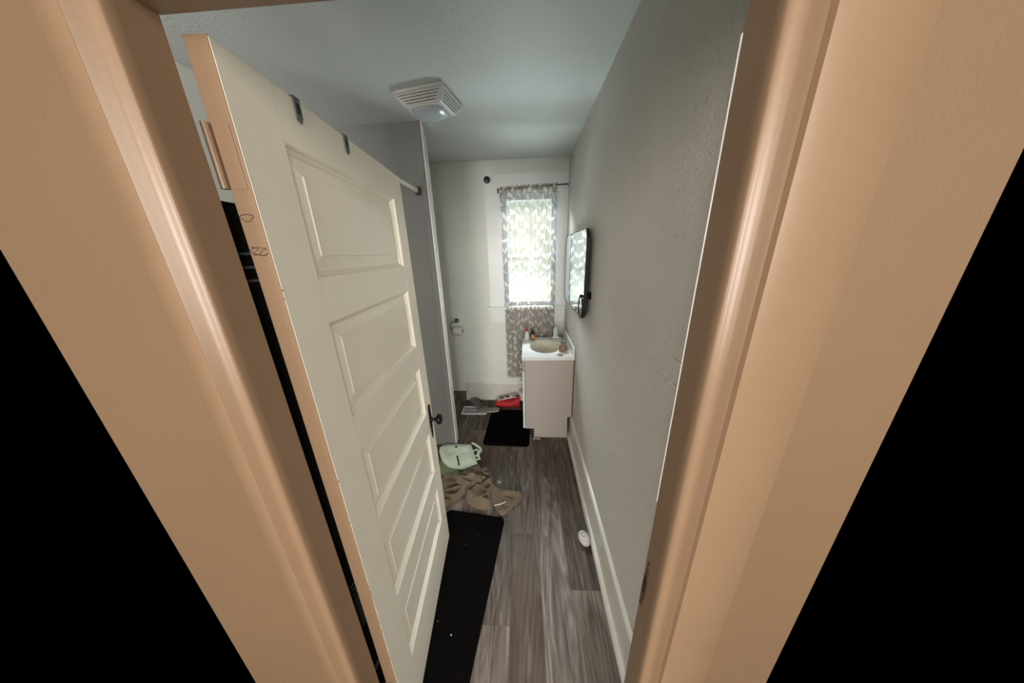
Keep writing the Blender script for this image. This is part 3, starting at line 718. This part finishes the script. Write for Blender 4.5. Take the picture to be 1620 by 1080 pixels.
# ------------------------------------------------------------------ toilet paper holder and roll
tp = thing('paper_holder', 'tarnished metal toilet paper holder on the back wall', 'holder', (-1.216, D, 1.014))
bm = new(); lathe(bm, [(0.026, 0), (0.026, 0.006), (0.018, 0.012), (0.010, 0.018), (0.010, 0.060), (0.014, 0.066), (0.001, 0.074)], (0, 0, 0), (0, -1, 0), 24); obj('post', bm, M_dchrome, tp, smooth=True, angle=45)
bm = new(); tube(bm, [(0, -0.062, 0), (-0.03, -0.066, -0.004), (-0.056, -0.070, -0.018), (-0.062, -0.072, -0.045), (-0.060, -0.073, -0.075), (-0.050, -0.073, -0.092), (-0.02, -0.073, -0.095), (0.075, -0.073, -0.095)], 0.0045, 10); obj('arm', bm, M_dchrome, tp, smooth=True, angle=80)
def roll(name, label, loc, axis, R=0.048, L=0.098, sheet=False):
    t = thing(name, label, 'toilet paper', loc); d = Vector(axis).normalized()
    bm = new(); lathe(bm, [(0.021, -L/2), (R, -L/2), (R, L/2), (0.021, L/2), (0.021, -L/2)], (0, 0, 0), axis, 36, cap=False); obj('paper', bm, M_paper, t, smooth=True, angle=40)
    bm = new(); lathe(bm, [(0.0195, -L/2), (0.021, -L/2), (0.021, L/2), (0.0195, L/2), (0.0195, -L/2)], (0, 0, 0), axis, 28, cap=False); obj('core', bm, M_card, t, smooth=True, angle=40)
    return t
roll('toilet_roll', 'toilet paper roll hanging on the wall holder', (-1.192, 2.887, 0.906), (1, -0.12, 0))
rl = roll('toilet_roll', 'white toilet paper roll standing on the floor beside the vanity', (-0.470, 2.865, 0.112), (0, 0, 1), 0.056, 0.10)
# upturned dark bin/stand under the roll is not visible: it stands on a small black box
bm = new(); box(bm, -0.06, 0.06, -0.05, 0.05, 0, 0.060, 0.004)
tag(obj('black_box', bm, M_blackplastic, None, (-0.468, 2.865, 0.0)), 'low black box on the floor under the standing paper roll', 'box')
vv = thing('shutoff_valve', 'white water shutoff valve on the back wall beside the vanity', 'valve', (-0.462, D-0.013, 0.272))
bm = new(); tube(bm, [(0, 0.012, 0), (0, -0.05, 0)], 0.008, 12); lathe(bm, [(0.022, 0), (0.020, 0.004), (0.009, 0.006)], (0, 0.012, 0), (0, -1, 0), 20); obj('pipe', bm, M_pipe, vv, smooth=True)
bm = new(); lathe(bm, [(0.012, 0.05), (0.019, 0.053), (0.019, 0.062), (0.001, 0.064)], (0, 0, 0), (-0.5, -1, 0), 12); obj('handle', bm, M_white, vv, smooth=True)

# ------------------------------------------------------------------ things on the floor
def mat_obj(name, label, w, l, r, loc, rz):
    t = thing(name, label, 'bath mat', loc, rz)
    P = rrect(w, l, r, 8)
    bm = new(); prism(bm, P, 0.001, 0.010, 'z', 0.003); obj('backing', bm, M_mat, t)
    bm = new(); ins = [(x*(w-0.03)/w, y*(l-0.03)/l) for x, y in P]; prism(bm, ins, 0.009, 0.0125, 'z', 0.0012); obj('pile', bm, M_mat, t)
    return t
mat_obj('bath_mat', 'long black mat running from the doorway toward the khaki trousers', 0.415, 0.86, 0.03, (-0.846, 0.966, 0), -0.128)
mat_obj('bath_mat', 'small black rug beside the white vanity cabinet', 0.445, 0.600, 0.035, (-0.622, 2.395, 0), -0.04)
for x, y, s in ((-0.797, 0.761, 0.0035), (-0.876, 0.809, 0.0018), (-0.812, 1.178, 0.0012), (-0.75, 1.24, 0.001)):
    bm = new(); bmesh.ops.create_icosphere(bm, subdivisions=1, radius=s)
    tag(obj('lint', bm, M_string, None, (x, y, 0.0128+s*0.7)), 'white lint specks on the long black mat', 'lint', 'lint specks on the long black mat')

# mint green tote bag lying flat
tb = thing('tote_bag', 'pale mint green shopping bag lying flat by the partition foot', 'bag', (-1.05, 1.92, 0))
def loc_(P, o): return [(x-o[0], y-o[1]) for x, y in P]
O = (-1.05, 1.92)
bagP = [(-1.244, 2.042), (-1.222, 2.071), (-1.182, 2.084), (-1.07, 2.088), (-0.962, 2.086), (-0.938, 2.035), (-0.913, 1.978), (-0.886, 1.912), (-0.856, 1.842), (-0.915, 1.808), (-0.973, 1.779), (-1.03, 1.785), (-1.089, 1.800), (-1.159, 1.858), (-1.205, 1.930), (-1.235, 1.99)]
bm = new()
def flat_patch(bm, P, z0, h, seed, nz=0.006, rings=8):
    cx = sum(p[0] for p in P)/len(P); cy = sum(p[1] for p in P)/len(P); R = []
    Q = []
    for i in range(len(P)):
        a, b = P[i], P[(i+1) % len(P)]
        for j in range(4): Q.append((a[0]+(b[0]-a[0])*j/4, a[1]+(b[1]-a[1])*j/4))
    for k in range(rings+1):
        s = 1-k/rings*0.98; rise = math.sin(min(1, k/rings*2.6)*PI/2)
        R.append([bm.verts.new((cx+(x-cx)*s, cy+(y-cy)*s, z0+0.004+h*rise+nz*noise.noise(Vector(((cx+(x-cx)*s)*14, (cy+(y-cy)*s)*14, seed)))*rise)) for x, y in Q])
    B = [bm.verts.new((x, y, z0)) for x, y in Q]; m = len(Q)
    for a, b in zip([B]+R, R):
        for i in range(m): bm.faces.new((a[i], a[(i+1) % m], b[(i+1) % m], b[i]))
    bm.faces.new(R[-1]); bm.faces.new(B[::-1])
flat_patch(bm, loc_(bagP, O), 0.020, 0.016, 1); obj('bag_front', bm, M_mint, tb, smooth=True, angle=50)
bm = new(); flat_patch(bm, loc_([(-1.215, 2.02), (-1.0, 2.04), (-0.95, 1.85), (-0.985, 1.775), (-1.03, 1.745), (-1.088, 1.722), (-1.145, 1.740), (-1.178, 1.80), (-1.195, 1.897)], O), 0.001, 0.013, 2, 0.004); obj('bag_back', bm, M_mintd, tb, smooth=True, angle=50)
def strap(bm, pts, w, z):
    n = len(pts); L = []
    for i, p in enumerate(pts):
        p = Vector(p); t = (Vector(pts[min(i+1, n-1)])-Vector(pts[max(i-1, 0)])).normalized(); nn = Vector((-t.y, t.x))*w/2
        L.append([bm.verts.new((p.x+s*nn.x, p.y+s*nn.y, z+dz)) for s, dz in ((-1, 0), (1, 0), (1, 0.003), (-1, 0.003))])
    for a, b in zip(L, L[1:]):
        for k in range(4): bm.faces.new((a[k], a[(k+1) % 4], b[(k+1) % 4], b[k]))
    bm.faces.new(L[0][::-1]); bm.faces.new(L[-1])
bm = new(); strap(bm, loc_([(-0.955, 2.105), (-0.925, 2.085), (-0.865, 2.035), (-0.850, 2.00), (-0.872, 1.955), (-0.884, 1.925)], O), 0.020, 0.026); obj('handle', bm, M_mint, tb)
bm = new(); strap(bm, loc_([(-0.925, 2.000), (-0.900, 2.025), (-0.880, 2.015), (-0.872, 1.98), (-0.862, 1.93), (-0.845, 1.905), (-0.888, 1.895)], O), 0.018, 0.017); obj('handle', bm, M_mint, tb)
bm = new(); lathe(bm, [(0.0115, 0), (0.0115, 0.0012)], (-1.086-O[0], 2.030-O[1], 0.041), (0, 0, 1), 24); obj('emblem', bm, M_print, tb)
# small illegible wordmark: nine letter-sized strokes in a row
bm = new(); a, b = Vector((-1.050-O[0], 1.918-O[1])), Vector((-1.006-O[0], 1.806-O[1])); dr_ = (b-a).normalized(); nr_ = Vector((-dr_.y, dr_.x))
for k in range(9):
    p = a+(b-a)*(k+0.5)/9; hh = 0.006 if k % 4 else 0.009
    for (s, wd) in ((0, 0.0030), (0.006, 0.0022)):
        q = p+dr_*s
        vs = [bm.verts.new((q.x+dr_.x*i*wd/2+nr_.x*j*hh, q.y+dr_.y*i*wd/2+nr_.y*j*hh, zz)) for zz in (0.040, 0.0428) for i, j in ((-1, -1), (1, -1), (1, 1), (-1, 1))]
        bm.faces.new(vs[:4][::-1]); bm.faces.new(vs[4:])
        for i in range(4): bm.faces.new((vs[i], vs[(i+1) % 4], vs[4+(i+1) % 4], vs[4+i]))
obj('wordmark', bm, M_print, tb)

# crumpled khaki trousers
kt = thing('trousers', 'crumpled khaki trousers lying on the plank floor', 'trousers', (-0.80, 1.58, 0))
K = (-0.80, 1.58)
bm = new()
cloth_patch(bm, loc_([(-1.119, 1.712), (-1.047, 1.713), (-0.995, 1.653), (-0.928, 1.588), (-0.909, 1.562), (-0.962, 1.494), (-1.007, 1.446), (-1.06, 1.44), (-1.11, 1.55)], K), 0.0, 0.022, ((1, 0.4, 26, 0.008),), seed=3)
obj('left_leg', bm, M_khaki, kt, smooth=True, angle=60)
bm = new(); cloth_patch(bm, loc_([(-0.989, 1.751), (-0.931, 1.790), (-0.854, 1.816), (-0.788, 1.773), (-0.722, 1.728), (-0.712, 1.658), (-0.782, 1.638), (-0.891, 1.690)], K), 0.0, 0.040, ((0.4, 1, 42, 0.018),), seed=4)
obj('waist', bm, M_khaki, kt, smooth=True, angle=60)
bm = new(); cloth_patch(bm, loc_([(-1.050, 1.683), (-0.973, 1.725), (-0.875, 1.700), (-0.772, 1.632), (-0.82, 1.603), (-0.884, 1.574), (-0.916, 1.548), (-0.992, 1.624)], K), 0.006, 0.058, ((0.25, 1, 50, 0.020), (1, -0.5, 20, 0.01)), seed=5)
obj('seat_fold', bm, M_khaki, kt, smooth=True, angle=60)
bm = new(); cloth_patch(bm, loc_([(-0.888, 1.533), (-0.872, 1.577), (-0.817, 1.611), (-0.718, 1.638), (-0.683, 1.597), (-0.709, 1.537), (-0.692, 1.453), (-0.749, 1.432), (-0.814, 1.446), (-0.873, 1.484)], K), 0.0, 0.052, ((0.7, 1, 30, 0.016), (1, 0.1, 18, 0.010)), seed=6)
obj('crotch_fold', bm, M_khaki, kt, smooth=True, angle=60)
bm = new(); cloth_patch(bm, loc_([(-0.718, 1.624), (-0.640, 1.601), (-0.532, 1.579), (-0.468, 1.567), (-0.472, 1.523), (-0.527, 1.460), (-0.605, 1.384), (-0.664, 1.446), (-0.702, 1.499), (-0.726, 1.555)], K), 0.0, 0.022, ((1, 0.8, 22, 0.010),), edge=0.25, seed=8, n=3)
lg = obj('right_leg', bm, M_khaki, kt, smooth=True, angle=60)
bm = new(); tube(bm, [(-0.664-K[0], 1.437-K[1], 0.036), (-0.625-K[0], 1.441-K[1], 0.043), (-0.588-K[0], 1.460-K[1], 0.042)], 0.0028, 8); obj('drawstring', bm, M_string, kt, smooth=True)
bm = new(); random.seed(11)
for k in range(5):
    pts = [(random.uniform(-0.02, 0.02), random.uniform(-0.015, 0.015), random.uniform(0.002, 0.012)) for _ in range(4)]
    tube(bm, pts, 0.0013, 5)
tag(obj('plastic_scrap', bm, M_plast, None, (-0.655, 1.668, 0)), 'bit of crinkled clear plastic beside the khaki trousers', 'scrap')

# floor register, slippers
vt = thing('floor_register', 'white framed floor vent under the grey slippers', 'vent', (-1.035, 2.698, 0))
bm = new(); ringp = [(-0.146, -0.083), (0.146, -0.083), (0.146, 0.083), (-0.146, 0.083)]; inn = [(-0.128, -0.060), (0.128, -0.060), (0.128, 0.060), (-0.128, 0.060)]
v = [[bm.verts.new((p[0], p[1], z)) for p in P] for P, z in ((ringp, 0.0), (ringp, 0.006), (inn, 0.007), (inn, 0.0))]
for q in range(4):
    for k in range(4): bm.faces.new((v[q][k], v[q][(k+1) % 4], v[(q+1) % 4][(k+1) % 4], v[(q+1) % 4][k]))
obj('frame', bm, M_white, vt)
bm = new()
for k in range(22):
    x = -0.122+k*0.0116; box(bm, x-0.002, x+0.002, -0.062, 0.062, 0.001, 0.0055)
box(bm, -0.13, 0.13, -0.003, 0.003, 0.001, 0.0058); obj('slats', bm, M_fan, vt)
bm = new(); box(bm, -0.129, 0.129, -0.061, 0.061, 0.0003, 0.0010); obj('duct', bm, mat('duct_dark', (96, 92, 86), 0.8), vt)
def slipper(label, loc, rz, tilt=0.0, flip=False):
    t = thing('slipper', label, 'slipper', loc, rz, 'grey slippers by the back wall')
    P = smooth_loop([(0, -0.13), (0.033, -0.115), (0.036, -0.06), (0.032, 0.0), (0.044, 0.06), (0.040, 0.105), (0.012, 0.132), (-0.022, 0.125), (-0.043, 0.085), (-0.043, 0.04), (-0.034, 0.0), (-0.036, -0.07), (-0.03, -0.115)], 4)
    bm = new(); prism(bm, P, 0.001, 0.022, 'z', 0.005); s = obj('sole', bm, M_grey, t, smooth=True, angle=50)
    bm = new(); g = []
    for j in range(9):
        y = -0.005+0.115*j/8; hw = 0.046+0.002*math.sin(j*0.4)-0.010*max(0, (j-5)/3); row = []
        for i in range(13):
            a = PI*i/12; row.append(bm.verts.new((hw*math.cos(a), y, 0.018+(0.040-0.016*j/8)*math.sin(a))))
        g.append(row)
    for j in range(8):
        for i in range(12): bm.faces.new((g[j][i], g[j][i+1], g[j+1][i+1], g[j+1][i]))
    bmesh.ops.solidify(bm, geom=bm.faces[:], thickness=0.006)
    obj('upper', bm, M_grey, t, smooth=True, angle=60)
    return t
slipper('grey slipper pointing at the back wall, resting on the floor vent', (-1.045, 2.835, 0.008), math.radians(213))
slipper('grey slipper lying sideways by the corner of the small black rug', (-0.872, 2.665, 0.013), math.radians(97))
# red pouch
rp = thing('red_pouch', 'red zip pouch stuffed with small items against the back wall', 'pouch', (-0.655, 2.80, 0))
bm = new(); nx, nyy = 20, 14; R = []
for i in range(nx+1):
    u = i/nx; x = -0.150+0.295*u; hgt = 0.058+0.062*u+0.012*math.sin(u*7); dp = 0.060*(0.35+0.65*math.sin(PI*min(1, max(0, 0.08+u*0.86)))**0.6)
    row = []
    for k in range(nyy):
        a = 2*PI*k/nyy; c, s = math.cos(a), math.sin(a)
        y = dp*math.copysign(abs(c)**0.7, c); z = hgt/2*(1+math.copysign(abs(s)**0.7, s))
        row.append(bm.verts.new((x, y+0.006*noise.noise(Vector((x*30, y*30, z*30))), max(0.001, z+0.008*noise.noise(Vector((x*22+5, y*22, z*22))))+0.0008)))
    R.append(row)
for a, b in zip(R, R[1:]):
    for k in range(nyy): bm.faces.new((a[k], a[(k+1) % nyy], b[(k+1) % nyy], b[k]))
bm.faces.new(R[0]); bm.faces.new(R[-1][::-1]); obj('body', bm, M_red, rp, smooth=True, angle=60)
bm = new(); tube(bm, [(-0.12+0.22*k/10, -0.012+0.004*math.sin(k), 0.066+0.0056*k+0.012*math.sin(k/10*PI)+0.002) for k in range(11)], 0.006, 8); obj('zipper', bm, M_plast, rp, smooth=True)
random.seed(3)
cols = [(228, 206, 176), (70, 84, 104), (214, 220, 222), (44, 52, 50), (226, 226, 220), (196, 170, 132), (120, 130, 140)]
bm0 = [(-0.105, 0.030, 0.070), (-0.07, 0.020, 0.080), (-0.035, 0.030, 0.089), (0.0, 0.018, 0.099), (0.035, 0.030, 0.108), (0.065, 0.02, 0.116), (0.09, 0.028, 0.122)]
desc = ['cream', 'slate blue', 'pale grey', 'dark', 'white', 'tan', 'blue grey']
for (x, y, z), c, dn in zip(bm0, cols, desc):
    bm = new(); a = random.uniform(-0.6, 0.6); tube(bm, [(-0.014*math.cos(a), -0.014*math.sin(a), 0), (0.014*math.cos(a), 0.014*math.sin(a), 0.005)], 0.009, 10)
    tag(obj('toiletry', bm, mat('toiletry_'+dn.replace(' ', '_'), c, 0.4), None, (-0.655+x, 2.80+y, z+0.004), smooth=True, angle=50), 'tiny %s toiletry item poking out on top of the red pouch' % dn, 'toiletry', 'small items on the red pouch')
# white paper scrap, air freshener puck
bm = new(); g = [[bm.verts.new((0.036*(i/4-0.5)*2, 0.014*(j/2-0.5)*2+0.004*math.sin(i), 0.004+0.006*abs(math.sin(i*1.7+j)))) for i in range(5)] for j in range(3)]
for j in range(2):
    for i in range(4): bm.faces.new((g[j][i], g[j][i+1], g[j+1][i+1], g[j+1][i]))
bmesh.ops.solidify(bm, geom=bm.faces[:], thickness=0.0015)
tag(obj('paper_scrap', bm, M_paper, None, (-0.338, 2.196, 0.0)), 'scrap of white paper on the floor at the vanity base', 'scrap')
pk = thing('air_freshener', 'round white plastic air freshener on the floor against the baseboard', 'air freshener', (-0.076, 1.232, 0.0), math.radians(20))
pk.rotation_euler = (math.radians(4), math.radians(-14), math.radians(20)); pk.location.z = 0.009
bm = new(); rings = []
for k, (s, z) in enumerate([(0.80, 0.0), (0.96, 0.006), (1.0, 0.015), (0.98, 0.025), (0.88, 0.033), (0.70, 0.038), (0.45, 0.041), (0.15, 0.042)]):
    rings.append([bm.verts.new((0.033*s*math.cos(2*PI*i/36), 0.046*s*math.sin(2*PI*i/36), z)) for i in range(36)])
for a, b in zip(rings, rings[1:]):
    for i in range(36): bm.faces.new((a[i], a[(i+1) % 36], b[(i+1) % 36], b[i]))
bm.faces.new(rings[0][::-1]); bm.faces.new(rings[-1]); obj('shell', bm, mat('aged_white_plastic', (206, 201, 196), 0.4), pk, smooth=True, angle=60)
bm = new(); tube(bm, [(0.004+0.012*math.cos(t), 0.010+0.012*math.sin(t), 0.0415) for t in [2*PI*k/28 for k in range(22)]]+[(0.016, -0.004, 0.040), (0.021, -0.014, 0.036)], 0.0018, 6); obj('ring_groove', bm, M_galv, pk, smooth=True)

# ------------------------------------------------------------------ small things on the right wall
bm = new(); box(bm, -0.003, 0.0005, 0.690, 0.745, 1.36, 1.43, 0.001); pl = obj('cover_plate', bm, M_wall)
tag(pl, 'painted over blank plate on the right wall near the door', 'cover plate')
bm = new(); tube(bm, [(-0.004, 0.716, 1.432), (-0.004, 0.690, 1.426)], 0.0016, 6); obj('plate_lip', bm, M_white, pl)
bm = new(); tube(bm, [(-0.003, 0.705, 1.352), (-0.004, 0.728, 1.360)], 0.0022, 6); obj('plate_screw', bm, M_white, pl)
bm = new(); box(bm, -0.003, 0.0005, 2.318, 2.345, 1.935, 1.975, 0.001)
tag(obj('adhesive_strip', bm, M_white), 'small white adhesive tab on the right wall above the mirror', 'adhesive strip')

# ------------------------------------------------------------------ yard outside the window
bm = new(); box(bm, -5, 2.6, 3.4, 9, -0.6, -0.5); struct('ground', bm, M_grass)
nh = thing('neighbour_house', 'pale sided house beyond the yard seen through the window', 'house', (-0.5, 7.6, -0.5))
bm = new()
for k in range(22): prism(bm, [(-0.02, k*0.2), (0.0, k*0.2+0.2), (0.1, k*0.2+0.2), (0.1, k*0.2)], -5, 5, 'x')
obj('siding', bm, M_siding, nh)
bm = new(); box(bm, -1.0, -0.2, -0.03, 0.02, 1.4, 2.7, 0.01); obj('window', bm, M_sash, nh)
bm = new(); box(bm, 1.4, 2.2, -0.03, 0.02, 1.4, 2.7, 0.01); obj('window', bm, M_sash, nh)
bm = new(); prism(bm, [(-0.5, 4.35), (1.5, 5.6), (3, 4.35)], -5.2, 5.2, 'x'); obj('roof', bm, M_galv, nh)
def bush(label, loc, r, seed):
    t = thing('bush', label, 'bush', loc, 0, 'bushes outside the window'); random.seed(seed)
    bm = new(); tube(bm, [(0, 0, 0), (0.03, 0, r*0.9)], [0.04, 0.02], 8); obj('trunk', bm, M_worn, t)
    bm = new()
    for k in range(900):
        d = Vector((random.gauss(0, 1), random.gauss(0, 1), random.gauss(0, 1))).normalized()*r*random.uniform(0.55, 1.0)
        c = Vector((d.x, d.y*0.8, r*1.1+d.z)); u = Vector((random.gauss(0, 1), random.gauss(0, 1), random.gauss(0, 1))).normalized()
        v_ = u.orthogonal().normalized(); s = random.uniform(0.03, 0.06)
        bm.faces.new([bm.verts.new(c+u*s), bm.verts.new(c+v_*s*0.5), bm.verts.new(c-u*s), bm.verts.new(c-v_*s*0.5)])
    obj('foliage', bm, M_fol, t)
bush('yellow green bush outside, left half of the window', (-1.42, 5.3, -0.5), 0.95, 1)
bush('yellow green bush outside, right half of the window', (0.75, 5.8, -0.5), 0.95, 2)
